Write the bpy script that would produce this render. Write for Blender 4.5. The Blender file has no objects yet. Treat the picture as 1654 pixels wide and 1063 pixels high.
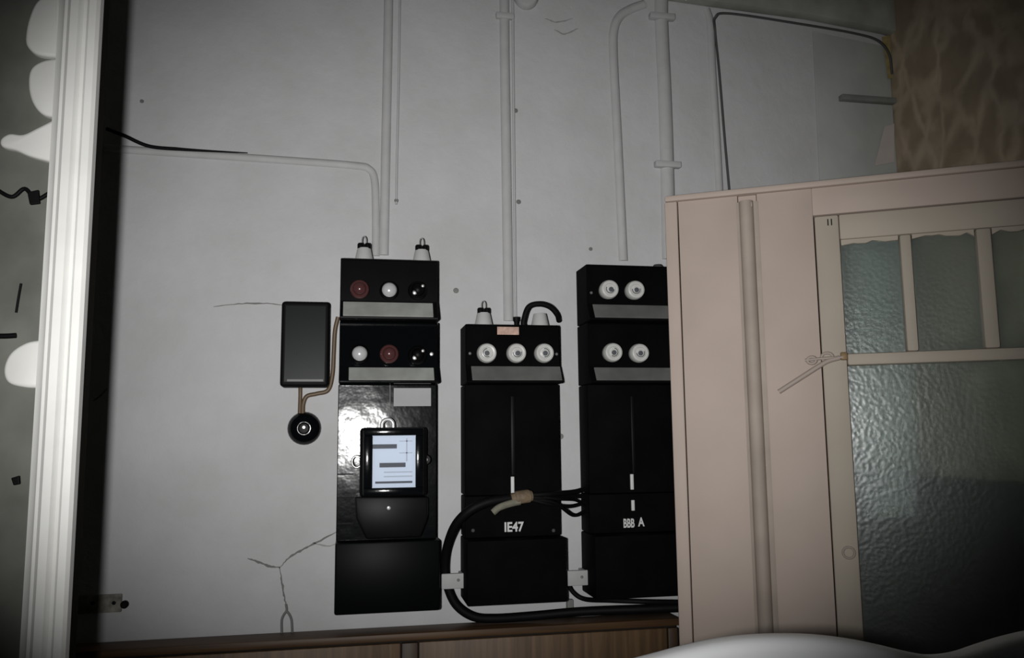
import bpy, bmesh, math, random
from mathutils import Vector, Matrix
random.seed(7)
scn = bpy.context.scene
COL = scn.collection

# ------------------------------------------------------------------ camera
F_PX, CX, CY = 1340.0, 827.0, 531.5
CAM = Vector((0.0, -1.65, 1.5))
YAW, PITCH, ROLL = math.radians(10.929), math.radians(7.137), math.radians(-0.6)
_F = Vector((math.sin(YAW)*math.cos(PITCH), math.cos(YAW)*math.cos(PITCH), math.sin(PITCH)))
_r = Vector((math.cos(YAW), -math.sin(YAW), 0)); _u = _r.cross(_F)
RIGHT = _r*math.cos(ROLL) + _u*math.sin(ROLL)
UP = -_r*math.sin(ROLL) + _u*math.cos(ROLL)
cd = bpy.data.cameras.new('camera'); cd.sensor_width = 36; cd.lens = 36*F_PX/1654; cd.clip_start = 0.01
co = bpy.data.objects.new('camera', cd); COL.objects.link(co)
co.matrix_world = Matrix(((RIGHT.x, UP.x, -_F.x, CAM.x), (RIGHT.y, UP.y, -_F.y, CAM.y), (RIGHT.z, UP.z, -_F.z, CAM.z), (0, 0, 0, 1)))
scn.camera = co

# ------------------------------------------------------------------ world, flash, exposure
w = bpy.data.worlds.new('world'); scn.world = w; w.use_nodes = True
w.node_tree.nodes['Background'].inputs[0].default_value = (0.9, 1.0, 0.95, 1)
w.node_tree.nodes['Background'].inputs[1].default_value = 0.006
FLASH = CAM + Vector((-0.080, 0.0, -0.005))
ld = bpy.data.lights.new('camera_flash', 'SPOT'); ld.energy = 86; ld.spot_size = math.radians(63); ld.spot_blend = 1.0
ld.shadow_soft_size = 0.018; ld.color = (1.0, 0.99, 0.98)
lo = bpy.data.objects.new('camera_flash', ld); COL.objects.link(lo); lo.location = FLASH
scn.view_settings.view_transform = 'Standard'; scn.view_settings.look = 'None'
scn.view_settings.exposure = 0.0; scn.view_settings.gamma = 1.0; scn.view_settings.use_curve_mapping = False

def ray(px, py):
    return _F + RIGHT*((px-CX)/F_PX) - UP*((py-CY)/F_PX)
def at(px, py, Y=0.0):
    d = ray(px, py); return CAM + d*((Y-CAM.y)/d.y)
lo.rotation_euler = (Vector((0.263, 0, 1.76)) - FLASH).to_track_quat('-Z', 'Y').to_euler(); lo.scale = (1.32, 1, 1)   # a flash tube throws a wide, low beam

# ------------------------------------------------------------------ materials
def nodes(name):
    m = bpy.data.materials.new(name); m.use_nodes = True
    return m, m.node_tree, m.node_tree.nodes['Principled BSDF']
def mat(name, col, rough=0.6, metal=0.0, spec=0.5, var=0.0, scale=20, bump=0.0, bscale=None, coat=0.0):
    m, t, b = nodes(name)
    b.inputs['Base Color'].default_value = (*col, 1); b.inputs['Roughness'].default_value = rough
    b.inputs['Metallic'].default_value = metal; b.inputs['Specular IOR Level'].default_value = spec
    b.inputs['Coat Weight'].default_value = coat
    tc = t.nodes.new('ShaderNodeTexCoord')
    if var:
        n = t.nodes.new('ShaderNodeTexNoise'); n.inputs['Scale'].default_value = scale; n.inputs['Detail'].default_value = 6
        r = t.nodes.new('ShaderNodeMapRange'); r.inputs['From Min'].default_value = 0.3; r.inputs['From Max'].default_value = 0.7
        r.inputs['To Min'].default_value = 1-var; r.inputs['To Max'].default_value = 1+var
        x = t.nodes.new('ShaderNodeVectorMath'); x.operation = 'SCALE'; x.inputs[0].default_value = col
        t.links.new(tc.outputs['Object'], n.inputs['Vector']); t.links.new(n.outputs['Fac'], r.inputs['Value'])
        t.links.new(r.outputs['Result'], x.inputs['Scale']); t.links.new(x.outputs['Vector'], b.inputs['Base Color'])
    if bump:
        n = t.nodes.new('ShaderNodeTexNoise'); n.inputs['Scale'].default_value = bscale or scale; n.inputs['Detail'].default_value = 4
        p = t.nodes.new('ShaderNodeBump'); p.inputs['Strength'].default_value = bump; p.inputs['Distance'].default_value = 0.01
        t.links.new(tc.outputs['Object'], n.inputs['Vector']); t.links.new(n.outputs['Fac'], p.inputs['Height'])
        t.links.new(p.outputs['Normal'], b.inputs['Normal'])
    return m

def wall_mat():
    m, t, b = nodes('painted_plaster'); N = t.nodes.new; L = t.links.new
    tc = N('ShaderNodeTexCoord')
    n1 = N('ShaderNodeTexNoise'); n1.inputs['Scale'].default_value = 5; n1.inputs['Detail'].default_value = 8; n1.inputs['Roughness'].default_value = .62
    n2 = N('ShaderNodeTexNoise'); n2.inputs['Scale'].default_value = 45; n2.inputs['Detail'].default_value = 5
    for n in (n1, n2): L(tc.outputs['Object'], n.inputs['Vector'])
    cr = N('ShaderNodeValToRGB'); cr.color_ramp.elements[0].position = .3; cr.color_ramp.elements[1].position = .68
    cr.color_ramp.elements[0].color = (.425, .425, .425, 1); cr.color_ramp.elements[1].color = (.50, .498, .505, 1)
    L(n1.outputs['Fac'], cr.inputs['Fac']); L(cr.outputs['Color'], b.inputs['Base Color'])
    ad = N('ShaderNodeMath'); ad.operation = 'MULTIPLY_ADD'; ad.inputs[1].default_value = .25
    L(n2.outputs['Fac'], ad.inputs[0]); L(n1.outputs['Fac'], ad.inputs[2])
    bp = N('ShaderNodeBump'); bp.inputs['Strength'].default_value = .35; bp.inputs['Distance'].default_value = .012
    L(ad.outputs[0], bp.inputs['Height']); L(bp.outputs['Normal'], b.inputs['Normal'])
    b.inputs['Roughness'].default_value = .7; b.inputs['Specular IOR Level'].default_value = .25
    return m

def wood_mat(name, c0, c1, sc=(30, 30, 1.6), rough=.55, bump=.1):
    m, t, b = nodes(name); N = t.nodes.new; L = t.links.new
    tc = N('ShaderNodeTexCoord'); mp = N('ShaderNodeMapping'); mp.inputs['Scale'].default_value = sc
    n = N('ShaderNodeTexNoise'); n.inputs['Scale'].default_value = 3; n.inputs['Detail'].default_value = 7; n.inputs['Distortion'].default_value = .4
    cr = N('ShaderNodeValToRGB'); cr.color_ramp.elements[0].position = .35; cr.color_ramp.elements[1].position = .65
    cr.color_ramp.elements[0].color = (*c0, 1); cr.color_ramp.elements[1].color = (*c1, 1)
    bp = N('ShaderNodeBump'); bp.inputs['Strength'].default_value = bump; bp.inputs['Distance'].default_value = .004
    L(tc.outputs['Object'], mp.inputs['Vector']); L(mp.outputs['Vector'], n.inputs['Vector']); L(n.outputs['Fac'], cr.inputs['Fac'])
    L(cr.outputs['Color'], b.inputs['Base Color']); L(n.outputs['Fac'], bp.inputs['Height']); L(bp.outputs['Normal'], b.inputs['Normal'])
    b.inputs['Roughness'].default_value = rough
    return m

def wallpaper_mat():
    m, t, b = nodes('brown_wallpaper'); N = t.nodes.new; L = t.links.new
    tc = N('ShaderNodeTexCoord'); mp = N('ShaderNodeMapping'); mp.inputs['Scale'].default_value = (15, 15, 7.5)
    ns = N('ShaderNodeTexNoise'); ns.inputs['Scale'].default_value = 9; ns.inputs['Detail'].default_value = 3
    mx = N('ShaderNodeMix'); mx.data_type = 'VECTOR'; mx.inputs['Factor'].default_value = .085
    v = N('ShaderNodeTexVoronoi'); v.feature = 'DISTANCE_TO_EDGE'; v.inputs['Scale'].default_value = 1.0
    L(tc.outputs['Object'], ns.inputs['Vector'])
    L(tc.outputs['Object'], mx.inputs[4]); L(ns.outputs['Color'], mx.inputs[5])
    L(mx.outputs[1], mp.inputs['Vector']); L(mp.outputs['Vector'], v.inputs['Vector'])
    cr = N('ShaderNodeValToRGB'); e = cr.color_ramp.elements
    e[0].position = .0; e[0].color = (.54, .44, .32, 1); e[1].position = .20; e[1].color = (.36, .285, .195, 1); cr.color_ramp.interpolation = 'EASE'
    L(v.outputs['Distance'], cr.inputs['Fac'])
    n2 = N('ShaderNodeTexNoise'); n2.inputs['Scale'].default_value = 14; n2.inputs['Detail'].default_value = 5
    L(tc.outputs['Object'], n2.inputs['Vector'])
    mm = N('ShaderNodeMix'); mm.data_type = 'RGBA'; mm.blend_type = 'MULTIPLY'; mm.inputs['Factor'].default_value = .55
    L(cr.outputs['Color'], mm.inputs[6]); L(n2.outputs['Fac'], mm.inputs[7]); L(mm.outputs[2], b.inputs['Base Color'])
    b.inputs['Roughness'].default_value = .8
    return m

def glass_mat(name, tint, bscale, bump, rough, share, backscatter=0.0, gloss=.3):
    """thin rolled glass: part of the light goes straight through, part is scattered by the pebbled surface, a little is mirrored"""
    m, t, b = nodes(name); N = t.nodes.new; L = t.links.new
    t.nodes.remove(b)
    out = t.nodes['Material Output']
    tr = N('ShaderNodeBsdfTransparent'); tr.inputs[0].default_value = (*tint, 1)
    rf = N('ShaderNodeBsdfRefraction'); rf.inputs['Color'].default_value = (*tint, 1); rf.inputs['Roughness'].default_value = rough; rf.inputs['IOR'].default_value = 1.15
    gl = N('ShaderNodeBsdfGlossy'); gl.inputs['Roughness'].default_value = gloss
    mx = N('ShaderNodeMixShader'); mx.inputs[0].default_value = share
    fr = N('ShaderNodeFresnel'); fr.inputs['IOR'].default_value = 1.45
    m2 = N('ShaderNodeMixShader')
    tc = N('ShaderNodeTexCoord'); vo = N('ShaderNodeTexVoronoi'); vo.inputs['Scale'].default_value = bscale; vo.feature = 'SMOOTH_F1'
    bp = N('ShaderNodeBump'); bp.inputs['Strength'].default_value = bump; bp.inputs['Distance'].default_value = .004
    L(tc.outputs['Object'], vo.inputs['Vector']); L(vo.outputs['Distance'], bp.inputs['Height'])
    for s in (rf, gl): L(bp.outputs['Normal'], s.inputs['Normal'])
    df = N('ShaderNodeBsdfDiffuse'); df.inputs['Color'].default_value = (.62, .68, .66, 1)
    m3 = N('ShaderNodeMixShader'); m3.inputs[0].default_value = backscatter  # diffuse share stands in for flash light the pebbles scatter back
    L(bp.outputs['Normal'], df.inputs['Normal'])
    L(tr.outputs[0], m3.inputs[1]); L(df.outputs[0], m3.inputs[2])
    L(m3.outputs[0], mx.inputs[1]); L(rf.outputs[0], mx.inputs[2])
    L(fr.outputs[0], m2.inputs[0]); L(mx.outputs[0], m2.inputs[1]); L(gl.outputs[0], m2.inputs[2]); L(m2.outputs[0], out.inputs['Surface'])
    return m

M = {
 'wall': wall_mat(),
 'pipe': mat('painted_conduit', (.42, .42, .42), .7, spec=.25, var=.05, scale=30, bump=.1),
 'pipe_warm': mat('painted_conduit_warm', (.46, .41, .385), .6, var=.05, scale=30),
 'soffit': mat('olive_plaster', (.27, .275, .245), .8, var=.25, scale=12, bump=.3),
 'plaster_green': mat('greenish_plaster', (.40, .415, .395), .8, var=.08, scale=9, bump=.3),
 'casing': mat('white_gloss_paint', (.76, .76, .73), .4, var=.05, scale=14, bump=.06, bscale=18),
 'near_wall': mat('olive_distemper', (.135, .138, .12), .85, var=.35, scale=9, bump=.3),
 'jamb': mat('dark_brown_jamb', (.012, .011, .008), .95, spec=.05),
 'floor': mat('floor_boards', (.10, .07, .045), .6, var=.2),
 'ceiling': mat('ceiling_paint', (.45, .45, .43), .8),
 'wallpaper': wallpaper_mat(),
 'dado': mat('dark_dado', (.022, .02, .016), .7, var=.3, scale=6),
 'door': mat('cream_paint', (.455, .375, .325), .65, spec=.25, var=.05, scale=7, bump=.05, bscale=10),
 'door2': mat('cream_paint_leaf', (.42, .37, .305), .65, spec=.25, var=.05, scale=7, bump=.05, bscale=10),
 'door_worn': mat('worn_cream_paint', (.37, .315, .27), .7, spec=.2, var=.12, scale=12),
 'pebble': glass_mat('pebbled_glass', (.90, .97, .95), 150, .13, .30, .5, .10),
 'clear': glass_mat('meter_glass', (.97, .98, 1), 10, 0.0, .0, .0, gloss=.04),
 'black': mat('black_bakelite', (.0025, .0025, .0028), .45, spec=.12, var=.2, scale=30),
 'gloss': mat('glossy_black_board', (.0025, .003, .0035), .12, spec=.26, bump=.12, bscale=14),
 'satin': mat('satin_black', (.002, .0025, .0025), .42, spec=.05),
 'matte': mat('dusty_black', (.0022, .0022, .0025), .75, spec=.04, var=.4, scale=14),
 'sideblk': mat('dusty_dark_grey_flank', (.05, .052, .055), .7, spec=.3, var=.2, scale=18),
 'rubber': mat('black_rubber', (.003, .003, .0035), .6, spec=.12),
 'grey_wire': mat('dark_grey_cable', (.06, .06, .06), .7),
 'strip': mat('grey_label_strip', (.26, .27, .25), .45, var=.18, scale=28),
 'strip_dk': mat('dim_grey_label_strip', (.105, .108, .102), .5, var=.18, scale=28),
 'porc': mat('white_porcelain', (.50, .50, .48), .3, var=.1, scale=60),
 'porc_win': mat('fuse_window', (.22, .22, .21), .2),
 'red': mat('dark_red_bakelite', (.075, .028, .028), .2, spec=.5),
 'chrome': mat('bright_metal', (.55, .56, .56), .18, metal=.25),
 'steel': mat('dull_steel', (.55, .55, .54), .35, metal=.7),
 'nozzle': mat('grey_porcelain_nozzle', (.44, .45, .44), .35, var=.05),
 'paper': mat('paper', (.34, .34, .35), .8, var=.06),
 'paper_pink': mat('pink_paper', (.46, .31, .25), .8, var=.25, scale=120),
 'dial': mat('white_dial', (.62, .69, .77), .6),
 'ink': mat('dark_print', (.06, .065, .075), .6),
 'ink_lt': mat('grey_print', (.42, .45, .5), .6),
 'white_ink': mat('white_print', (.55, .56, .55), .6),
 'wood_top': wood_mat('brown_wood', (.050, .024, .009), (.09, .046, .018), sc=(1.6, 30, 30)),
 'wood_panel': wood_mat('grained_veneer', (.085, .047, .021), (.15, .088, .043)),
 'wood_dark': wood_mat('dark_stile_wood', (.03, .016, .008), (.06, .033, .016)),
 'gap': mat('dark_gap', (.01, .008, .006), .9),
 'crack': mat('crack_shadow', (.16, .16, .155), .95),
 'crack_lt': mat('faint_crack', (.27, .27, .265), .95),
 'tape': mat('tan_tape', (.15, .11, .07), .7, var=.3, scale=60, bump=.3, bscale=80),
 'cloth': mat('cloth_sheath', (.15, .145, .11), .8, var=.2, scale=80, bump=.3),
 'rust': mat('rusty_iron', (.20, .19, .16), .8, var=.5, scale=60, bump=.4),
 'brass': mat('brass', (.20, .13, .06), .6, metal=.3),
 'rope': mat('painted_hook', (.36, .30, .26), .6),
 'brown_cable': mat('brown_cable', (.10, .065, .035), .5),
 'white_panel': mat('white_lacquer', (.74, .76, .76), .45, var=.02),
 'box_face': mat('satin_dark_panel', (.004, .006, .0065), .35, spec=.12),
 'grey_cleat': mat('grey_painted_wood', (.38, .38, .38), .7, var=.1, bump=.1),
 'batten': mat('grey_green_batten', (.17, .18, .165), .8, var=.2),
 'ochre': mat('torn_paper', (.30, .24, .10), .9, var=.3, scale=50),
}

# ------------------------------------------------------------------ builders
ORIG = {}
def add(name, bm, m, parent=None, smooth=None):
    """link a bmesh (world coordinates) as one object, origin at the bottom centre of its box"""
    xs = [v.co for v in bm.verts]
    lo_ = Vector([min(c[i] for c in xs) for i in range(3)]); hi_ = Vector([max(c[i] for c in xs) for i in range(3)])
    o0 = Vector(((lo_.x+hi_.x)/2, (lo_.y+hi_.y)/2, lo_.z))
    for v in bm.verts: v.co -= o0
    bmesh.ops.recalc_face_normals(bm, faces=bm.faces)
    me = bpy.data.meshes.new(name); bm.to_mesh(me); bm.free()
    me.materials.append(M[m] if isinstance(m, str) else m)
    if smooth is not None:
        for p in me.polygons: p.use_smooth = True
        me.set_sharp_from_angle(angle=math.radians(smooth))
    o = bpy.data.objects.new(name, me); COL.objects.link(o)
    ORIG[o] = o0
    o.parent = parent
    o.location = o0 - (ORIG[parent] if parent else Vector())
    return o
def tag(o, label, cat, group=None):
    o['label'] = label; o['category'] = cat
    if group: o['group'] = group
    return o
def struct(o, label=None):
    o['kind'] = 'structure'
    if label: o['label'] = label
    return o
def empty(name, loc, label, cat, group=None):
    o = bpy.data.objects.new(name, None); COL.objects.link(o); o.location = loc; o.empty_display_size = .05
    ORIG[o] = Vector(loc); return tag(o, label, cat, group)
def bbox(bm, p0, p1, bev=0.0, seg=2, xf=None):
    r = bmesh.ops.create_cube(bm, size=1)
    a, b = Vector(p0), Vector(p1)
    for v in r['verts']:
        v.co = Vector([a[i]+(v.co[i]+.5)*(b[i]-a[i]) for i in range(3)])
    if bev:
        es = list({e for v in r['verts'] for e in v.link_edges})
        bmesh.ops.bevel(bm, geom=es, offset=bev, segments=seg, affect='EDGES', profile=.5)
    if xf:
        for v in bm.verts: v.co = xf(v.co)
def box(name, x, y, z, m, parent=None, bev=0.0, seg=2, xf=None):
    bm = bmesh.new()
    bbox(bm, (min(x), min(y), min(z)), (max(x), max(y), max(z)), bev, seg, xf)
    return add(name, bm, m, parent, 40 if bev else None)
def prism(bm, pts, d, bev=0.0, seg=2):
    """pts: 3-D polygon, pushed along d"""
    d = Vector(d)
    a = [bm.verts.new(p) for p in pts]; b = [bm.verts.new(Vector(p)+d) for p in pts]
    n = len(pts); f0 = bm.faces.new(a); f1 = bm.faces.new(b[::-1])
    for i in range(n): bm.faces.new((a[i], b[i], b[(i+1) % n], a[(i+1) % n]))
    bmesh.ops.recalc_face_normals(bm, faces=bm.faces)
    if bev: bmesh.ops.bevel(bm, geom=list(bm.edges), offset=bev, segments=seg, affect='EDGES', profile=.5)
def spline(pts, n=8):
    pts = [Vector(p) for p in pts]
    if len(pts) < 3: return pts
    out = []
    q = [pts[0]*2-pts[1]] + pts + [pts[-1]*2-pts[-2]]
    for i in range(1, len(q)-2):
        p0, p1, p2, p3 = q[i-1:i+3]
        for k in range(n):
            t = k/n
            out.append(.5*((2*p1)+(p2-p0)*t+(2*p0-5*p1+4*p2-p3)*t*t+(3*p1-p0-3*p2+p3)*t**3))
    out.append(pts[-1]); return out
def tube_bm(bm, path, r, seg=10, cap=True):
    path = [Vector(p) for p in path]; rs = r if isinstance(r, (list, tuple)) else [r]*len(path)
    ring0 = None; t0 = (path[1]-path[0]).normalized()
    up = Vector((0, -1, 0)) if abs(t0.y) < .8 else Vector((1, 0, 0))
    nrm = (up - t0*up.dot(t0)).normalized()
    for i, p in enumerate(path):
        t = (path[min(i+1, len(path)-1)] - path[max(i-1, 0)]).normalized()
        nrm = (nrm - t*nrm.dot(t)).normalized(); bn = t.cross(nrm)
        ring = [bm.verts.new(p + (nrm*math.cos(2*math.pi*k/seg) + bn*math.sin(2*math.pi*k/seg))*rs[i]) for k in range(seg)]
        if ring0:
            for k in range(seg): bm.faces.new((ring0[k], ring0[(k+1) % seg], ring[(k+1) % seg], ring[k]))
        elif cap: bm.faces.new(ring[::-1])
        ring0 = ring
    if cap: bm.faces.new(ring0)
def tube(name, path, r, m, parent=None, seg=10, sm=8):
    bm = bmesh.new(); tube_bm(bm, spline(path, sm) if sm else path, r, seg)
    return add(name, bm, m, parent, 50)
def lathe(name, c, prof, m, parent=None, axis='y', seg=28):
    """prof: (radius, height) pairs; axis 'y' points to the camera side (-y), 'z' points up"""
    bm = bmesh.new(); c = Vector(c); prev = None
    for r, h in prof:
        ring = []
        for k in range(seg if r > 1e-6 else 1):
            a = 2*math.pi*k/seg
            v = Vector((r*math.cos(a), -h, r*math.sin(a))) if axis == 'y' else Vector((r*math.cos(a), r*math.sin(a), h))
            ring.append(bm.verts.new(c+v))
        if prev:
            if len(prev) == 1 and len(ring) > 1:
                for k in range(seg): bm.faces.new((prev[0], ring[k], ring[(k+1) % seg]))
            elif len(ring) == 1 and len(prev) > 1:
                for k in range(seg): bm.faces.new((prev[k], ring[0], prev[(k+1) % seg]))
            else:
                for k in range(seg): bm.faces.new((prev[k], prev[(k+1) % seg], ring[(k+1) % seg], ring[k]))
        prev = ring
    return add(name, bm, m, parent, 35)
def ribbon(name, pts, wd, m, parent, y=-.0006):
    """hairline crack in the plaster: a narrow tapering strip"""
    bm = bmesh.new(); path = spline(pts, 6); n = len(path); prev = None
    for i, p in enumerate(path):
        t = (path[min(i+1, n-1)]-path[max(i-1, 0)]); t.y = 0; t.normalize()
        nn = Vector((-t.z, 0, t.x)); wv = wd*(.35+.65*math.sin(math.pi*(i+.6)/(n+.2)))*random.uniform(.6, 1.3)
        q = Vector((p.x, y, p.z)) + nn*random.uniform(-.0007, .0007)
        cur = [bm.verts.new(q+nn*wv/2), bm.verts.new(q-nn*wv/2)]
        if prev: bm.faces.new((prev[0], prev[1], cur[1], cur[0]))
        prev = cur
    return add(name, bm, m, parent)
def text(name, s, p, size, m, parent, depth=.0006, sx=1.0):
    cu = bpy.data.curves.new('t', 'FONT'); cu.body = s; cu.size = size; cu.extrude = depth; cu.align_x = 'CENTER'; cu.align_y = 'CENTER'; cu.offset = size*.028
    o = bpy.data.objects.new('t', cu); COL.objects.link(o)
    bpy.context.view_layer.update()
    me = bpy.data.meshes.new_from_object(o.evaluated_get(bpy.context.evaluated_depsgraph_get()))
    bm = bmesh.new(); bm.from_mesh(me)
    for v in bm.verts: v.co = Vector((p[0]+v.co.x*sx, p[1]-v.co.z, p[2]+v.co.y))
    bpy.data.objects.remove(o); bpy.data.curves.remove(cu); bpy.data.meshes.remove(me)
    return add(name, bm, m, parent)
X = lambda px, py, Y: at(px, py, Y).x
Z = lambda px, py, Y: at(px, py, Y).z

# ------------------------------------------------------------------ setting
XC = X(1443, 200, 0)                       # room corner
wall = struct(box('wall_back', (-1.6, XC+.06), (0, .08), (0, 2.7), 'wall'), 'pale grey painted plaster wall behind the meter boards')
wr = struct(box('wall_right', (XC, XC+.08), (-1.2, 0), (1.40, 2.7), 'wallpaper'), 'side wall with brown net patterned wallpaper')
struct(box('trim_1', (XC-.012, XC+.08), (-1.2, 0), (0, 1.40), 'dado', bev=.004), 'dark dado on the papered side wall behind the glazed door')
struct(box('floor', (-1.6, XC+.08), (-3.0, .08), (-.05, 0), 'floor'), 'dark wooden floor')
struct(box('ceiling', (-1.6, XC+.08), (-3.0, .08), (2.7, 2.75), 'ceiling'), 'pale painted ceiling')
struct(box('trim_6', (.86, XC-.013), (-.012, 0), (0, 1.31), 'dado', bev=.004), 'dark dado on the back wall seen through the lower glass of the door')
# sloping soffit at the top right
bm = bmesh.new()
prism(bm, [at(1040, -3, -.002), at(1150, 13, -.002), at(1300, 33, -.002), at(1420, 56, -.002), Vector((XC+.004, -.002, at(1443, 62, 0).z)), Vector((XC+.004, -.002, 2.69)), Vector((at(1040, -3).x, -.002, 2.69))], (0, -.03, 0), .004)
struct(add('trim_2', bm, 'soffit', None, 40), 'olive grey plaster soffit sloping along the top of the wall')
bm = bmesh.new()
prism(bm, [Vector((X(1312, 200, 0), 0, 1.4)), Vector((XC-.002, 0, 1.4)), Vector((XC-.002, 0, Z(1440, 78, 0))), Vector((X(1312, 60, 0), 0, Z(1312, 52, 0)))], (0, -.005, 0), .002)
struct(add('trim_3', bm, 'plaster_green', None, 40), 'greenish repaired plaster band beside the wallpaper')
# torn paper edge in the corner
for i, pts in enumerate(([(1424, 60), (1446, 55), (1447, 125), (1434, 128), (1430, 95)], [(1428, 205), (1444, 200), (1444, 262), (1412, 268), (1420, 238)])):
    bm = bmesh.new(); prism(bm, [at(px, py, -.0075) for px, py in pts], (0, -.0012, 0))
    add('torn_paper', bm, 'ochre' if i == 0 else 'pipe_warm', wr)

# left opening: short wall, jamb lining, white casing with carved scrolls
YF = -.60
XJ = X(132, 531, YF)
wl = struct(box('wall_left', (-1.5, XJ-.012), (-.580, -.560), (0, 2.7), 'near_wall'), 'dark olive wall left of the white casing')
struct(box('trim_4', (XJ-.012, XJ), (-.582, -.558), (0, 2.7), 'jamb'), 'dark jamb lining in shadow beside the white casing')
cas = bmesh.new()
prof = [(0, -.43), (0, -.445), (.004, -.449), (.013, -.450), (.017, -.446), (.021, -.446), (.026, -.452), (.036, -.453), (.041, -.449), (.045, -.449), (.050, -.444), (.0555, -.442), (.0565, -.43)]
prism(cas, [Vector((XJ-a*.88, b-.15, 0)) for a, b in prof], (0, 0, 2.7))
casing = struct(add('trim_5', cas, 'casing', None, 35), 'white painted moulded door casing at the left')
def scroll(pts, th=.022):
    bm = bmesh.new(); e = .004
    c = spline([at(px, py, YF+.01) for px, py in pts], 5)
    prism(bm, c, (0, th, 0), 0)
    bmesh.ops.bevel(bm, geom=[ed for ed in bm.edges if abs(ed.verts[0].co.y-ed.verts[1].co.y) < 1e-6], offset=e, segments=3, affect='EDGES', profile=.5)
    add('carved_scroll', bm, 'casing', casing, 60)
scroll([(98, -14), (62, -2), (46, 28), (40, 62), (46, 78), (62, 88), (98, 92)])
scroll([(98, 92), (66, 98), (48, 112), (45, 140), (52, 166), (68, 184), (94, 190)])
scroll([(94, 188), (58, 206), (36, 216), (14, 215), (0, 224), (2, 236), (24, 242), (48, 252), (92, 264)])
scroll([(72, 548), (42, 553), (16, 570), (5, 596), (12, 618), (40, 626), (66, 627)])
# scuffs and a bit of old wiring on the near wall
def nw(px, py): return at(px, py, -.583)
tube('old_wire', [nw(-15, 300), nw(18, 318), nw(40, 305), nw(58, 322), nw(80, 312)], .0025, 'rubber', wl)
tube('old_wire', [nw(-20, 543), nw(8, 543), nw(26, 542)], .0032, 'rubber', wl)
tube('old_wire', [nw(34, 458), nw(30, 480), nw(26, 505)], .0014, 'rubber', wl)
bm = bmesh.new(); prism(bm, [nw(p, q) for p, q in ((46, 312), (64, 308), (66, 330), (50, 332))], (0, -.005, 0), .001); add('wall_plug', bm, 'rubber', wl)
bm = bmesh.new(); prism(bm, [nw(p, q) for p, q in ((20, 772), (33, 768), (34, 782), (24, 784))], (0, -.005, 0), .001); add('wall_plug', bm, 'rubber', wl)

# cracks in the plaster
ribbon('crack', [at(345, 495), at(385, 491), at(425, 490), at(462, 493)], .0028, 'crack', wall)
ribbon('crack', [at(400, 902), at(418, 908), at(436, 915), at(452, 917)], .0042, 'crack', wall)
ribbon('crack', [at(452, 917), at(466, 902), at(488, 888), at(512, 876), at(550, 856)], .0040, 'crack', wall)
ribbon('crack', [at(452, 915), at(455, 938), at(459, 962), at(462, 978)], .0036, 'crack', wall)
ribbon('crack', [at(505, 877), at(528, 882), at(552, 876)], .0026, 'crack_lt', wall)
ribbon('crack', [at(150, 648), at(162, 640), at(173, 628)], .0030, 'crack', wall)
ribbon('crack', [at(880, 30), at(900, 36), at(925, 30)], .0032, 'crack_lt', wall)
ribbon('crack', [at(895, 48), at(912, 55), at(934, 46)], .0040, 'crack_lt', wall)

# ------------------------------------------------------------------ conduits and wires on the wall
def conduit(pts, rpx, label, m='pipe', name='wall_conduit', clips=(), grp=None):
    r = rpx*1.23e-3
    pa = [at(a, b, r*.30) for a, b in pts]
    e = empty(name, at(*pts[-1], 0), label, 'conduit', grp)
    tube('pipe', pa, r, m, e, 12, 6)
    for (a, b) in clips:
        c = at(a, b, 0)
        box('clip', (c.x-r*1.7, c.x+r*1.7), (0, -r*.95), (c.z-.007, c.z+.007), m, e, .003)
    return e
conduit([(628, -20), (626, 100), (623, 250), (620, 413)], 8.5, 'straight painted conduit dropping onto the meter board with the dial')
conduit([(170, 240), (210, 243), (300, 249), (450, 259), (570, 268), (596, 274), (605, 292), (607, 340), (607, 414)], 7, 'painted conduit running in from the left and bending down to the meter board', m='pipe')
conduit([(814, -20), (815, 100), (818, 300), (821, 519)], 9.5, 'painted conduit dropping onto the middle fuse board with the pink label', clips=((815, 28),))
conduit([(1040, 8), (1018, 16), (1000, 28), (991, 50), (990, 90), (997, 230), (1006, 422)], 9, 'painted conduit with a bent top end above the right fuse board')
conduit([(1067, -20), (1067, 40), (1072, 150), (1076, 270), (1079, 420)], 14, 'thick painted conduit with a collar, ending just behind the cream door edge', clips=((1076, 268), (1067, 30)))
conduit([(1140, 16), (1146, 40), (1150, 120), (1157, 230), (1162, 330)], 8, 'thin painted conduit running down behind the cream door top')
def wire(pts, rpx, label, m='rubber', Y=-.004, name='wire'):
    return tag(tube(name, [at(p[0], p[1], p[2] if len(p) > 2 else Y) for p in pts], [q*1.23e-3 for q in rpx] if isinstance(rpx, list) else rpx*1.23e-3, m), label, 'wire')
wire([(172, 208, -.02), (200, 219, -.02), (240, 236, -.014), (290, 241, -.009), (340, 244, -.006), (400, 247, -.003)], [2.8]*24+[2.6-.11*k for k in range(17)], 'loose dark wire peeling off the wall at the upper left', 'rubber')
wire([(828, -20), (829, 120), (831, 330), (833, 505), (834, 520)], 2.2, 'thin grey wire beside the conduit of the middle fuse board', 'pipe')
wire([(1180, 330), (1171, 230), (1162, 120), (1155, 50), (1155, 28, -.04), (1180, 22, -.042), (1300, 40, -.042), (1380, 54, -.042), (1418, 66, -.04), (1436, 88, -.03), (1441, 120, -.018)], 2.2, 'dark cable turning along the foot of the sloping soffit', 'grey_wire')
wire([(646, -20), (644, 120), (641, 260), (640, 330)], 2.0, 'thin painted wire right of the straight conduit', 'pipe')
c = at(849, -2, 0)
jb = tag(lathe('junction_box', c, [(.0, .0), (.026, 0), (.026, .012), (.022, .018), (.012, .019), (.010, .017), (0, .017)], 'pipe'), 'round painted junction box at the top of the wall', 'junction box')
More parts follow.
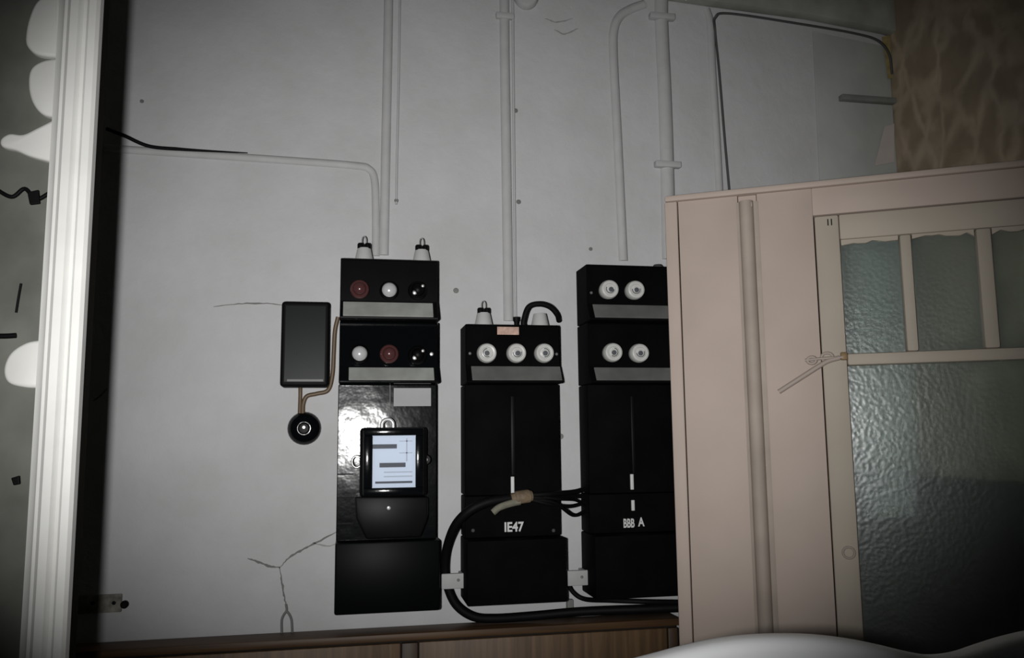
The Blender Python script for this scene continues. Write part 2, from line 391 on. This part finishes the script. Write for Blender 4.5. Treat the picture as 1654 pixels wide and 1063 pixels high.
lathe('screw', c+Vector((0, -.017, .004)), [(.0045, -.004), (.0045, .002), (0, .003)], 'rubber', jb, seg=12)
# nails
for (px, py, r, lab) in ((736, 470, 4.5, 'dark plug in the wall right of the meter board'), (953, 403, 3.2, 'small nail above the left corner of the right fuse board'),
                         (832, 180, 4, 'painted nail high beside the middle conduit'), (837, 327, 4, 'painted nail lower beside the middle conduit'),
                         (905, 705, 4.5, 'bent nail in the gap right of the middle board'), (230, 165, 3, 'nail head high on the bare left wall'),
                         (640, 325, 3.5, 'small nail right of the straight conduit')):
    c = at(px, py, 0); q = r*1.23e-3
    tag(lathe('wall_nail', c, [(q*.5, -.004), (q*.5, .004), (q, .0045), (q*.9, .006), (0, .0068)], 'crack' if r != 4.5 else 'batten', seg=14), lab, 'nail')

# batten on the upper right wall
a, b = at(1360, 154, -.02), at(1440, 166, -.02)
tag(box('wall_batten', (a.x, XC-.003), (-.005, -.022), (b.z, b.z+.013), 'batten', bev=.002), 'short grey batten fixed to the wall near the wallpaper', 'batten')
# rusty strap low on the left
e = empty('wall_bracket', at(170, 990, 0), 'rusty flat bracket low on the wall by the dark jamb', 'bracket')
a, b = at(120, 962, 0), at(197, 988, 0)
box('plate', (a.x, b.x), (0, -.005), (b.z, a.z), 'rust', e, .0018)
c = at(202, 976, 0); lathe('stud', c, [(.007, 0), (.007, .006), (.004, .010), (0, .010)], 'rubber', e, seg=12)
for px in (150, 184):
    c = at(px, 974, -.005); lathe('screw', c, [(.0035, -.002), (.0035, .001), (0, .002)], 'rubber', e, seg=10)
# forked wire clip standing above the cupboard
e = empty('forked_wire', at(463, 1020, -.01), 'small forked wire standing over the wooden cupboard at the crack', 'wire')
tube('prong', [at(455, 1023, -.008), at(455, 1003, -.006), at(458, 994, -.006), at(463, 986, -.005), at(462, 976, -.004)], .0022, 'crack', e, 8)
tube('prong', [at(472, 1022, -.008), at(471, 1003, -.006), at(468, 994, -.006), at(463, 987, -.005)], .0022, 'crack', e, 8)

# ------------------------------------------------------------------ wooden cupboard along the bottom
zt = Z(600, 1013, 0)
XL, XR = -.52, X(1098, 1010, -.06)
cup = empty('wooden_cupboard', ((XL+XR)/2, -.03, 0), 'low brown wooden cupboard with grained doors under the meter boards', 'cupboard')
box('top_board', (XL, XR), (-.003, -.066), (zt-.014, zt), 'wood_top', cup, .003)
box('carcass', (XL+.01, XR-.004), (-.003, -.048), (0, zt-.0145), 'gap', cup)
xs1, xs2 = X(648, 1050, -.06), X(676, 1050, -.06)
zd = zt-.019
box('stile', (xs1+.001, xs2-.001), (-.0485, -.060), (.05, zd), 'wood_dark', cup, .002)
box('stile', (X(1079, 1030, -.06)+.001, XR-.004), (-.0485, -.060), (.05, zd), 'wood_dark', cup, .002)
box('stile', (XL+.01, XL+.05), (-.0485, -.060), (.05, zd), 'wood_dark', cup, .002)
box('door', (XL+.052, xs1-.001), (-.0485, -.0585), (.05, zd), 'wood_panel', cup, .002)
box('door', (xs2+.001, X(1079, 1030, -.06)-.001), (-.0485, -.0585), (.05, zd), 'wood_panel', cup, .002)

# ------------------------------------------------------------------ meter boards
YFB = -.078
def fuse_unit(root, x0, x1, zt_, zb, zs, m='black', strip='strip', inset=(.012, .006)):
    """one fuse row: upright face above, face sloping forward below with the label strip on it"""
    bm = bmesh.new()
    pr = [(0, zt_), (YFB+.004, zt_), (YFB, zt_-.004), (YFB, zs+.002), (YFB-.020, zb+.003), (YFB-.018, zb), (0, zb)]
    prism(bm, [Vector((x0, y, z)) for y, z in pr], (x1-x0, 0, 0), .0015, 1)
    o = add('fuse_row_housing', bm, m, root, 30)
    bm = bmesh.new()
    a0, a1, b0, b1 = x0+inset[0], x1-inset[1], x0+inset[0], x1-inset[1]
    y1 = lambda z: YFB - .020*((zs+.002)-z)/((zs+.002)-(zb+.003))
    zt1, zb1 = zs-.001, zb+.005
    prism(bm, [Vector((a0, y1(zt1), zt1)), Vector((a1, y1(zt1), zt1)), Vector((b1, y1(zb1), zb1)), Vector((b0, y1(zb1), zb1))], (0, -.0025, .0012), .0006, 1)
    add('label_strip', bm, strip, root)
    return o
def fuse_cap(root, px, py, kind, r=.0192):
    c = at(px, py, YFB-.02); c.y = YFB
    if kind == 'white':
        o = lathe('fuse_cap', c, [(r*.9, 0), (r*.96, .006), (r, .012), (r*.97, .019), (r*.88, .0235), (r*.74, .025), (r*.56, .0245), (r*.52, .022)], 'porc', root)
        d = lathe('fuse_window', c+Vector((0, -.022, 0)), [(r*.54, -.001), (r*.54, .0), (r*.30, .0008), (r*.28, .0016), (0, .0018)], 'porc', o)
        lathe('contact_dot', c+Vector((random.uniform(-.002, .002), -.0238, -.001)), [(r*.26, -.001), (r*.26, .0004), (0, .0008)], 'ink', o, seg=12)
        a = random.uniform(0, 6)
        bm = bmesh.new()
        tube_bm(bm, [c+Vector((r*.42*math.cos(a+t*.35), -.0228, r*.42*math.sin(a+t*.35))) for t in range(11)], .0009, 6)
        add('printed_ring', bm, 'ink', o, 50)
    else:
        q_ = 1.2 if kind == 'chrome' else 1.0
        mm = {'red': 'red', 'chrome': 'chrome', 'dark': 'black'}[kind]
        o = lathe('fuse_cap', c, [(r*.92, 0), (r*.98, .008), (r*.94, .015), (r*.82, .0185), (r*.70, .0195), (r*.62, .0175)], 'black' if kind != 'red' else 'red', root)
        d = lathe('fuse_window', c+Vector((0, -.0165, 0)), [(r*q_*.64, -.002), (r*q_*.62, .003), (r*q_*.45, .0075), (r*q_*.22, .0098), (0, .0105)], mm, o)
        if kind == 'dark':
            for dx, dz, s in ((-.006, -.006, .0042), (.009, .007, .003)):
                lathe('bright_contact', c+Vector((dx, -.020, dz)), [(s, -.004), (s, .004), (0, .006)], 'steel', o, seg=12)
    return o
def nozzle(root, px, py_base, ztop, m='nozzle', loop=True):
    """tapered cable inlet standing on the board top, dark collar and a small wire loop"""
    c = at(px, py_base, -.04); c.z = ztop-.0005
    h = .0275
    n = lathe('cable_nozzle', c, [(0, 0), (.0185, 0), (.0180, .003), (.0135, h-.003), (.0125, h), (0, h)], m, root, 'z', 20)
    if not loop: return n
    for s in (-1, 1):
        lathe('collar_lug', c+Vector((s*.0068, -.004, h-.001)), [(0, 0), (.0062, 0), (.0062, .008), (.0045, .0105), (0, .0105)], 'rubber', n, 'z', 12)
    bm = bmesh.new()
    tube_bm(bm, spline([c+Vector((dx, -.002, dz)) for dx, dz in ((-.0035, h), (-.0042, h+.014), (-.003, h+.021), (0, h+.0235), (.003, h+.021), (.0042, h+.014), (.0035, h))], 4), .0011, 6)
    add('wire_loop', bm, 'steel', n, 50)
    return n
def screw(root, c, r=.003, m='steel', name='screw'):
    return lathe(name, c, [(r, -.001), (r, .001), (r*.7, .0022), (0, .0026)], m, root, seg=12)

# --- left board with the meter
zT, z1, z2, zM, zB = Z(628, 418, YFB), Z(628, 519, YFB), Z(628, 620, YFB), Z(628, 874, -.07), Z(628, 990, -.075)
xa, xb = X(549, 500, YFB), X(707, 500, YFB)
LB = empty('meter_board', ((xa+xb)/2, -.03, zB), 'tall glossy black meter board with two fuse rows carrying the lit meter', 'meter board')
fuse_unit(LB, xa, xb, zT, z1+.0008, Z(628, 489, YFB), 'black', 'strip', (.006, .010))
fuse_unit(LB, xa, xb+.001, z1-.0008, z2, Z(628, 594, YFB), 'gloss', 'strip', (.018, .009))
for (px, py, k) in ((581, 466, 'red'), (629, 468, 'chrome'), (675, 468, 'dark'), (581, 571, 'chrome'), (629, 571, 'red'), (675, 573, 'dark')):
    fuse_cap(LB, px, py, k, .0185)
YP = -.060
bm = bmesh.new()   # front shaped to catch the flash highlight: left side a few millimetres deeper
prism(bm, [Vector((xa-.001, 0, zM+.0005)), Vector((xa-.001, YP+.0040, zM+.0005)), Vector((xb, YP-.0012, zM+.0005)), Vector((xb, 0, zM+.0005))], (0, 0, z2-zM-.001), .0015, 1)
add('mounting_panel', bm, 'gloss', LB, 30)
box('terminal_cover', (xa-.002, xb+.005), (0, -.078), (zB, zM), 'satin', LB, .004)
for py in (766, 804, 846):
    zz = Z(565, py, YP)
    box('panel_seam', (xa+.0005, X(571, py, YP)), (YP+.004, YP+.0022), (zz-.0012, zz+.0012), 'rubber', LB)
a, b = at(636, 627, YP), at(696, 656, YP)
box('paper_label', (a.x, b.x), (YP+.0005, YP-.001), (b.z, a.z), 'paper', LB)
tube('hanging_wire', [at(630, 622, YP-.002), at(630, 650, YP-.003), at(628, 684, YP-.006)], .0009, 'steel', LB, 6)
screw(LB, at(697, 572, YFB), .0038)
for px in (588, 681): nozzle(LB, px, 415, zT)

# --- the meter
YM = -.125
a, b = at(582, 691, YM), at(689, 801, YM)
mt = empty('electricity_meter', ((a.x+b.x)/2, YP-.03, Z(630, 872, YM)), 'black electricity meter with a white dial window hung on the glossy board', 'electricity meter')
box('meter_case', (a.x, b.x), (YP-.0018, YM), (b.z, a.z), 'black', mt, .006, 3)
# raised window frame of four bars
i0, i1 = at(602, 704, YM-.006), at(671, 787, YM-.006); o0, o1 = at(588, 692, YM-.006), at(684, 799, YM-.006)
bm = bmesh.new()
for (p, q) in (((o0.x, i1.z), (i0.x, i0.z)), ((i1.x, i1.z), (o1.x, i0.z)), ((o0.x, i0.z), (o1.x, o0.z)), ((o0.x, o1.z), (o1.x, i1.z))):
    bb = bmesh.new(); bbox(bb, (p[0], YM-.008, p[1]), (q[0], YM+.001, q[1]), .0015)
    me_ = bpy.data.meshes.new('tmp'); bb.to_mesh(me_); bb.free(); bm.from_mesh(me_); bpy.data.meshes.remove(me_)
add('window_frame', bm, 'gloss', mt, 40)
dial = box('dial_plate', (i0.x-.001, i1.x+.001), (YM-.0002, YM-.0022), (i1.z-.001, i0.z+.001), 'dial', mt)
YD = YM-.0022
def on_dial(name, x0, y0, x1, y1, m, d=.0008):
    p, q = at(x0, y0, YD), at(x1, y1, YD); return box(name, (p.x, q.x), (YD+.0002, YD-d), (q.z, p.z), m, dial)
on_dial('register_slot', 601, 718, 641, 724.5, 'ink')
on_dial('disc_slot', 613, 748, 655, 754.5, 'ink')
for yy in (712, 731, 762, 769): on_dial('printed_line', 645 if yy < 740 else 620, yy, 666, yy+1.2, 'ink_lt', .0004)
on_dial('printed_line', 606, 778, 666, 780.2, 'ink', .0004)
on_dial('printed_line', 656, 708, 658, 745, 'ink_lt', .0004)
box('window_glass', (i0.x-.0005, i1.x+.0005), (YM-.0052, YM-.0062), (i1.z-.0005, i0.z+.0005), 'clear', mt)
# lugs: top hanger, left ring, right seal screw
c = at(626, 690, YM+.02)
bm = bmesh.new(); tube_bm(bm, spline([c+Vector((dx, 0, dz)) for dx, dz in ((-.0105, -.002), (-.0095, .008), (-.004, .0135), (.004, .0135), (.0095, .008), (.0105, -.002))], 5), .0035, 8)
add('hanger_lug', bm, 'chrome', mt, 50)
c = at(577, 746, YM+.03)
bm = bmesh.new(); tube_bm(bm, [c+Vector((-.001+.0085*math.cos(t*math.pi/7), 0, .0105*math.sin(t*math.pi/7))) for t in range(15)], .0022, 8)
add('seal_ring', bm, 'steel', mt, 50)
c = at(689, 743, YM+.02); lathe('lug', Vector((c.x, YP-.02, c.z)), [(0, 0), (.010, 0), (.010, .010), (.008, .012), (0, .012)], 'black', mt, seg=16)
screw(mt, Vector((c.x, YP-.0325, c.z)), .0038)
# tapering terminal cover of the meter
bm = bmesh.new()
pts = [(573, 803), (692, 803), (692, 836), (680, 868), (592, 872), (575, 838)]
prism(bm, [Vector((at(p, q, YM+.02).x, YP-.0018, at(p, q, YM+.02).z)) for p, q in pts], (0, -.040, 0), .004)
tcv = add('meter_terminal_cover', bm, 'black', mt, 40)
screw(tcv, Vector((X(628, 821, YM+.02), YP-.0408, Z(628, 821, YM+.02))), .0036, 'chrome')
bm = bmesh.new(); p, q = at(636, 808, YM+.02), at(650, 818, YM+.02)
bbox(bm, (p.x, YP-.0415, q.z), (q.x, YP-.040, p.z), .0004); add('type_plate', bm, 'sideblk', tcv)

# --- middle board
def plain_board(name, label, xa, xb, rows, zlist, cap_px, zM, zB):
    e = empty(name, ((xa+xb)/2, -.03, zB), label, 'fuse board')
    for (zt_, zb, zs) in rows: fuse_unit(e, xa, xb, zt_, zb, zs, 'matte', 'strip_dk', (.010, .001))
    for c in cap_px: fuse_cap(e, c[0], c[1], c[2] if len(c) > 2 else 'white')
    zP = rows[-1][1]
    box('blank_cover', (xa, xb), (0, -.066), (zlist+.0006, zP-.0006), 'matte', e, .003)
    box('lower_cover', (xa, xb), (0, -.062), (zM+.0006, zlist-.0006), 'matte', e, .003)
    box('terminal_cover', (xa-.001, xb+.001), (0, -.098), (zB, zM), 'matte', e, .003)
    return e
zT, zs, zb = Z(828, 524, YFB), Z(828, 592, YFB), Z(828, 620, YFB)
xa, xb = X(752, 560, YFB), X(904, 560, YFB)
mid_x = (xa, xb)
MB = plain_board('fuse_board', 'short matt black fuse board with three white fuse caps and a pink label', xa, xb, [(zT, zb, zs)], Z(828, 800, -.066), [(787, 570), (835, 570), (880, 570)], Z(830, 868, -.062), Z(830, 977, -.098))
a, b = at(803, 528, YFB), at(838, 541, YFB)
box('pink_label', (a.x, b.x), (YFB+.0005, YFB-.0012), (b.z, a.z), 'paper_pink', MB)
zT_mid = zT
nozzle(MB, 781, 521, zT)
nozzle(MB, 872, 521, zT, loop=False)
screw(MB, at(759, 571, YFB), .003, 'strip_dk'); screw(MB, at(899, 572, YFB), .003, 'strip_dk')
def slot_details(root, px, y0, y1, ys0, ys1, extra=None):
    c0, c1 = at(px, y0, -.066), at(px+1, y1, -.066)
    box('cover_ridge', (c0.x-.004, c0.x+.004), (-.0655, -.0685), (c1.z, c0.z), 'black', root, .001)
    a, b = at(px-2.8, ys0, -.07), at(px+3, ys1, -.07)
    box('metal_tongue', (a.x, b.x), (-.0657, -.0705), (b.z, a.z), 'white_ink', root, .001)
slot_details(MB, 828, 640, 768, 770, 797)
p = at(830, 852, -.0635); text('board_number', 'IE47', (p.x, -.0620, p.z), .0245, 'white_ink', MB, .0008, .88)
for px in (764, 894): screw(MB, at(px, 857, -.062), .0035, 'sideblk')

# --- right board
xa, xb = X(949, 520, YFB), X(949, 520, YFB)+.193
r1, r1s, r1b = Z(1010, 428, YFB), Z(1010, 493, YFB), Z(1010, 521, YFB)
r2s, r2b = Z(1010, 594, YFB), Z(1010, 620, YFB)
right_x = xa
RB = plain_board('fuse_board', 'tall matt black fuse board partly hidden behind the cream door, four white caps showing', xa, xb, [(r1, r1b+.001, r1s), (r1b-.0005, r2b, r2s)], Z(1015, 797, -.066),
                 [(985, 467), (1027, 468), (991, 569), (1034, 570)], Z(1015, 861, -.062), Z(1020, 967, -.098))
slot_details(RB, 1021, 640, 765, 766, 791)
a, b = at(1020, 808, -.066), at(1025.5, 825, -.066); box('metal_tongue', (a.x, b.x), (-.0617, -.0665), (b.z, a.z), 'white_ink', RB, .001)
p = at(1016, 846, -.0635); text('board_number', 'BBB', (p.x, -.0620, p.z), .0235, 'white_ink', RB, .0008, .58)
p = at(1036, 844, -.0635); text('board_number', 'A', (p.x, -.0620, p.z), .0235, 'white_ink', RB, .0008, .75)
screw(RB, at(955, 473, YFB), .003, 'strip_dk')
c = at(1062, 426, -.03); c.z = r1-.0005
lathe('cable_gland', c, [(0, 0), (.012, 0), (.012, .008), (.008, .013), (0, .013)], 'sideblk', RB, 'z', 14)

# ------------------------------------------------------------------ box and bell push left of the meter board
YB = -.045
a, b = at(455, 486, YB), at(531, 625, YB)
jb = empty('terminal_box', ((a.x+b.x)/2, -.02, b.z), 'black rectangular box with a framed front left of the meter board', 'terminal box')
box('box_body', (a.x, b.x), (0, YB-.002), (b.z, a.z), 'rubber', jb, .007, 4)
p, q = at(462, 494, YB), at(524, 617, YB)
bm = bmesh.new()   # front plate leaning back a little
prism(bm, [Vector((p.x, YB-.0024, p.z)), Vector((q.x, YB-.0024, p.z)), Vector((q.x, YB-.0048, q.z)), Vector((p.x, YB-.0048, q.z))], (0, .0035, 0))
add('front_plate', bm, 'box_face', jb)
r0, r1_ = at(464, 613, YB-.001), at(522, 616.5, YB-.001)
box('lower_edge', (r0.x, r1_.x), (YB-.0035, YB-.0056), (r1_.z, r0.z), 'strip_dk', jb)
for px, py in ((478, 572), (487, 555)): screw(jb, at(px, py, YB-.0042), .0018, 'sideblk')
c = at(491, 692, -.02)
bp_ = empty('bell_push', Vector((c.x, 0, c.z-.032)), 'round black bell push below the rectangular box', 'bell push')
R_ = .0315
lathe('base', Vector((c.x, 0, c.z)), [(0, 0), (R_, 0), (R_, .008), (R_*.92, .014), (R_*.7, .021), (R_*.5, .024), (R_*.42, .0245), (R_*.40, .022), (0, .022)], 'gloss', bp_)
lathe('button', Vector((c.x, -.0215, c.z)), [(R_*.36, -.001), (R_*.36, .004), (R_*.28, .0065), (0, .0075)], 'black', bp_, seg=20)
bx_ = lathe('glint_plate', Vector((c.x, -.0285, c.z+.002)), [(.003, -.001), (.003, .001), (0, .0015)], 'steel', bp_, seg=10)
tag(tube('bell_cable', [at(546, 512, -.012), at(541, 535, -.009), at(539, 570, -.008), at(537, 605, -.008), at(530, 630, -.008), at(512, 636, -.008), at(496, 640, -.008), at(490, 652, -.008), at(489, 668, -.010)], .0042, 'brown_cable'), 'brown cable curving from the meter board down to the bell push', 'cable')
tag(tube('bell_cable', [at(485, 622, -.010), at(485, 640, -.007), at(484, 668, -.010)], .0038, 'brown_cable'), 'short straight brown cable between rectangular box and bell push', 'cable')

# ------------------------------------------------------------------ black cables at the middle and right boards
cab = empty('thick_cable', at(765, 1000, -.03), 'thick black cable looping round the middle fuse board with a taped joint', 'cable')
mainp = [(1110, 981, -.10), (1040, 984, -.085), (940, 988, -.055), (860, 995, -.035), (800, 999, -.030), (765, 996, -.028), (738, 978, -.026), (724, 950, -.026), (719, 920, -.028), (722, 885, -.05), (735, 850, -.085), (757, 826, -.105), (785, 812, -.108), (815, 806, -.106), (845, 802, -.102)]
tube('sheath', [at(*p) for p in mainp], .0088, 'rubber', cab, 12)
tube('tape_wrap', [at(826, 806, -.112), at(842, 803, -.112), at(858, 801, -.108)], [.0095]*4+[.0125]*8+[.0125]*3+[.010]*2, 'tape', cab, 12)
tube('torn_sheath', [at(796, 828, -.116), at(806, 820, -.117), at(822, 814, -.117), at(840, 810, -.116)], .0065, 'cloth', cab, 10)
for (p0, p1, p2, p3, r) in (((852, 800), (890, 798), (925, 795), (953, 790), .0050), ((852, 803), (885, 805), (920, 802), (955, 801), .0046), ((852, 806), (890, 815), (920, 818), (955, 812), .0040),
                            ((852, 806), (895, 812), (925, 832), (950, 826), .0036), ((852, 800), (900, 806), (930, 808), (955, 818), .0030)):
    tube('core_wire', [at(*p0, -.104), at(*p1, -.100), at(*p2, -.065), Vector((right_x-.0045, -.045, at(*p3, -.045).z))], r, 'rubber', cab, 8)
c2 = tag(tube('thin_cable', [at(914, 925, -.02), at(917, 940, -.02), at(926, 957, -.02), at(945, 968, -.03), at(985, 970, -.075), at(1040, 972, -.104), at(1100, 973, -.106)], .0046, 'rubber'), 'thin black cable sagging under the right fuse board', 'cable')
a, b = at(920, 972, -.03), at(931, 996, -.03)
tag(box('cable_clip', (a.x, b.x), (0, -.012), (b.z+.004, a.z), 'batten', bev=.002), 'small dark clip on the wall between middle and right boards', 'clip')
for (x0, y0, x1, y1, lab) in ((713, 927, 753, 950, 'grey wooden cleat left of the middle fuse board, over the thick cable'), (914, 922, 951, 945, 'grey wooden cleat between the middle and right fuse boards')):
    a, b = at(x0, y0, -.04), at(x1, y1, -.04)
    e = empty('cable_cleat', ((a.x+b.x)/2, 0, b.z), lab, 'cleat')
    box('block', (a.x, b.x), (-.036, -.044), (b.z, a.z), 'grey_cleat', e, .002)
    for xx in (a.x+.001, b.x-.010): box('foot', (xx, xx+.009), (0, -.0362), (b.z+.002, a.z-.002), 'grey_cleat', e, .001)
    screw(e, Vector(((a.x+b.x)/2+.008, -.0445, (a.z+b.z)/2+.002)), .0028, 'batten')
# black arch over the middle board
c0 = zT_mid
p0, p1 = at(846, 521, -.045), at(902, 512, -.03)
tag(tube('arched_cable', [Vector((p0.x, -.045, c0+.001)), Vector((p0.x, -.045, c0+.012)), at(854, 496, -.045), at(872, 491, -.045), at(889, 496, -.042), at(900, 508, -.036), at(903, 518, -.02)], .0058, 'rubber'), 'short black cable arched over the nozzle on the middle fuse board', 'cable')
p = at(834, 512, -.04)
tag(lathe('black_plug', Vector((p.x, p.y, c0-.0003)), [(0, 0), (.0045, 0), (.0050, .010), (.0070, .013), (.0070, .020), (0, .021)], 'rubber', None, 'z', 14), 'tiny black plug on top of the middle board beside the conduit', 'plug')

# ------------------------------------------------------------------ glazed cream door standing open across the corner
ANG = math.radians(30.0)
P0 = at(1086, 700, -.16); P0.z = 0
U = Vector((math.cos(ANG), -math.sin(ANG), 0)); NB = Vector((math.sin(ANG), math.cos(ANG), 0))   # along the door, away from the viewer
def dp(px, py, d=0.0):
    rr = ray(px, py); t = ((P0+NB*d-CAM).dot(NB))/rr.dot(NB); q = CAM+rr*t
    return (q-P0).dot(U), q.z
def dxf(v): return P0 + U*v.x + NB*v.y + Vector((0, 0, v.z))     # (u, depth, z) -> world
def dbox(name, u, d, z, m, parent, bev=.002):
    return box(name, u, d, z, m, parent, bev, 2, dxf)
ztop = dp(1250, 300)[1]
UW = .715
door = bpy.data.objects.new('door_1', None); COL.objects.link(door); door.location = P0+U*(UW/2); ORIG[door] = P0+U*(UW/2)
struct(door, 'cream painted door with pebbled glass panes standing open at the right')
u_edge = dp(1104, 600)[0]
u_b0, u_b1 = dp(1192, 400)[0], dp(1238, 600)[0]
u_leaf = dp(1326, 560)[0]
u_gl = dp(1368, 580)[0]
z_leaf = dp(1310, 350)[1]; z_gl = dp(1400, 384)[1]
z_r1, z_r0 = dp(1420, 570)[1], dp(1420, 589)[1]
TH = .034
for (p, q) in ((.002, u_edge+.01), (u_leaf-.01, u_leaf+.01)): dbox('joint_backing', (p, q), (TH+.0005, TH+.004), (.01, ztop-.03), 'rope', door)
dbox('edge_strip', (0, u_edge-.0007), (-.003, TH), (.01, ztop-.012), 'door', door, .003)
dbox('stile', (u_edge+.0007, u_b0+.003), (0, TH), (.01, ztop-.012), 'door', door)
dbox('stile', (u_b1-.003, u_leaf-.0008), (0, TH), (.01, ztop-.012), 'door', door)
dbox('core_board', (u_b0+.0035, u_b1-.0035), (.006, TH), (.01, ztop-.012), 'door', door)
dbox('top_rail', (u_leaf-.0014, UW), (0, TH), (z_leaf+.0016, ztop-.012), 'door', door)
dbox('cap_moulding', (0.001, UW), (-.006, TH+.002), (ztop-.0115, ztop), 'door', door, .003)
# half-round batten over the joint
bm = bmesh.new()
ub = (u_b0+u_b1)/2; hw = (u_b1-u_b0)/2
pr = [(-hw, .001), (-hw, -.003), (-hw+.004, -.0045), (-hw+.006, -.003)] + [(-.002+(hw-.007)*-math.cos(t*math.pi/8), -.002-.017*math.sin(t*math.pi/8)) for t in range(9)] + [(hw-.004, -.003), (hw, -.002), (hw, .001)]
prism(bm, [dxf(Vector((ub+u, d, .01))) for u, d in pr], (0, 0, dp(1205, 327)[1]-.01))
add('cover_batten', bm, 'door_worn', door, 40)
q = dp(1208, 334); dbox('batten_end', (q[0]-.007, q[0]+.009), (-.014, .002), (q[1]-.004, q[1]+.006), 'rope', door, .002)
# glazed sash
zlow = .72
us1 = UW-.035
dbox('sash_stile', (u_leaf+.0008, u_gl), (-.005, TH-.002), (.02, z_leaf-.0016), 'door2', door, .0035)
dbox('sash_stile', (us1, UW), (-.005, TH-.002), (.02, z_leaf-.0016), 'door2', door, .0035)
dbox('sash_top_rail', (u_gl+.0004, us1-.0004), (-.004, TH-.002), (z_gl, z_leaf-.0016), 'door2', door, .003)
dbox('sash_bar', (u_gl+.0004, us1-.0004), (-.010, TH-.002), (z_r0, z_r1), 'door2', door, .004)
dbox('sash_bottom_rail', (u_gl+.0004, us1-.0004), (-.004, TH-.002), (.02, zlow), 'door2', door, .003)
m1a, m1b = dp(1459, 480)[0], dp(1478, 480)[0]
m2a, m2b = dp(1583, 470)[0], dp(1608, 470)[0]
for (p, q) in ((m1a, m1b), (m2a, m2b)):
    dbox('muntin', (p, q), (-.006, TH-.006), (z_r1+.0004, z_gl-.0004), 'door2', door, .004)
for (p, q) in ((u_gl, m1a), (m1b, m2a), (m2b, us1)):
    dbox('pane', (p+.0005, q-.0005), (.010, .013), (z_r1+.0005, z_gl-.0005), 'pebble', door, 0)
dbox('pane', (u_gl+.0005, us1-.0005), (.010, .013), (zlow+.0005, z_r0-.0005), 'pebble', door, 0)
# uneven putty along the top of the small panes
for (p, q) in ((u_gl, m1a), (m1b, m2a), (m2b, us1)):
    bm = bmesh.new(); n = 9
    lowp = [Vector((p+.002+(q-p-.004)*i/n, .0, z_gl-.0035-.006*random.random()-(.004 if i in (0, n) else 0))) for i in range(n+1)]
    prism(bm, [dxf(v) for v in ([Vector((p+.002, 0, z_gl-.0004))]+lowp+[Vector((q-.002, 0, z_gl-.0004))])], NB*.0085)
    add('putty', bm, 'door2', door)
# hook, eyelets and button
def dpt(px, py, d): u, z = dp(px, py, d); return dxf(Vector((u, d, z)))
hk = tube('hook_latch', [dpt(1258, 633, -.010), dpt(1275, 622, -.012), dpt(1300, 606, -.013), dpt(1322, 592, -.013), dpt(1338, 583, -.012), dpt(1356, 578, -.011)], .0045, 'rope', door, 8)
for (px, py, r) in ((1311, 582, .0075), (1336, 577, .0095)):
    bm = bmesh.new(); c = dpt(px, py, -.010)
    tube_bm(bm, [c+(U*math.cos(t*math.pi/7)+Vector((0, 0, math.sin(t*math.pi/7)))*.8)*r for t in range(15)], .0028, 8)
    add('ring', bm, 'rope', hk, 50)
tube('hook_shank', [dpt(1300, 582, -.010), dpt(1330, 579, -.012), dpt(1362, 577, -.012)], .0026, 'rope', hk, 8)
q = dp(1362, 577); dbox('brass_staple', (q[0]-.005, q[0]+.007), (-.014, -.004), (q[1]-.006, q[1]+.008), 'brass', door, .002)
for (px, py, r) in ((1371, 893, .0095),):
    bm = bmesh.new(); c = dpt(px, py, -.007)
    tube_bm(bm, [c+(U*math.cos(t*math.pi/8)+Vector((0, 0, math.sin(t*math.pi/8))))*r for t in range(17)], .0022, 8)
    add('turn_button', bm, 'rope', door, 50)
q = dp(1340, 360); 
for k in (0, 1): dbox('screw_slot', (q[0]-.004+k*.006, q[0]-.002+k*.006), (-.0056, -.004), (q[1]-.006, q[1]+.006), 'rubber', door, 0)
q = dp(1238, 897); dbox('nail_head', (q[0]-.003, q[0]+.003), (-.0115, -.004), (q[1]-.002, q[1]+.003), 'rope', door, .001)

# ------------------------------------------------------------------ white wavy-topped panel in front of the door
YW = -.88
top = [(960, 1110), (1020, 1080), (1075, 1064), (1120, 1052), (1165, 1042), (1215, 1035), (1270, 1032), (1330, 1033), (1390, 1040), (1440, 1050), (1490, 1062), (1525, 1067), (1565, 1063), (1605, 1050), (1650, 1036), (1710, 1024), (1790, 1024), (1860, 1036), (1930, 1062)]
tp = spline([at(a, b, YW) for a, b in top], 4)
sc = empty('wavy_panel', Vector((tp[len(tp)//2].x, YW, 0)), 'smooth white panel with a wavy rounded top edge in front of the glazed door', 'panel')
bm = bmesh.new()
zb = .12
prism(bm, tp+[Vector((tp[-1].x, YW, zb)), Vector((tp[0].x, YW, zb))], (0, .035, 0))
es = [e_ for e_ in bm.edges if abs(e_.verts[0].co.y-e_.verts[1].co.y) < 1e-6]
bmesh.ops.bevel(bm, geom=es, offset=.012, segments=4, affect='EDGES', profile=.5)
add('board', bm, 'white_panel', sc, 60)
for xx in (tp[0].x+.04, tp[-1].x-.08): box('foot', (xx, xx+.04), (YW-.10, YW+.135), (0, zb+.001), 'white_panel', sc, .004)
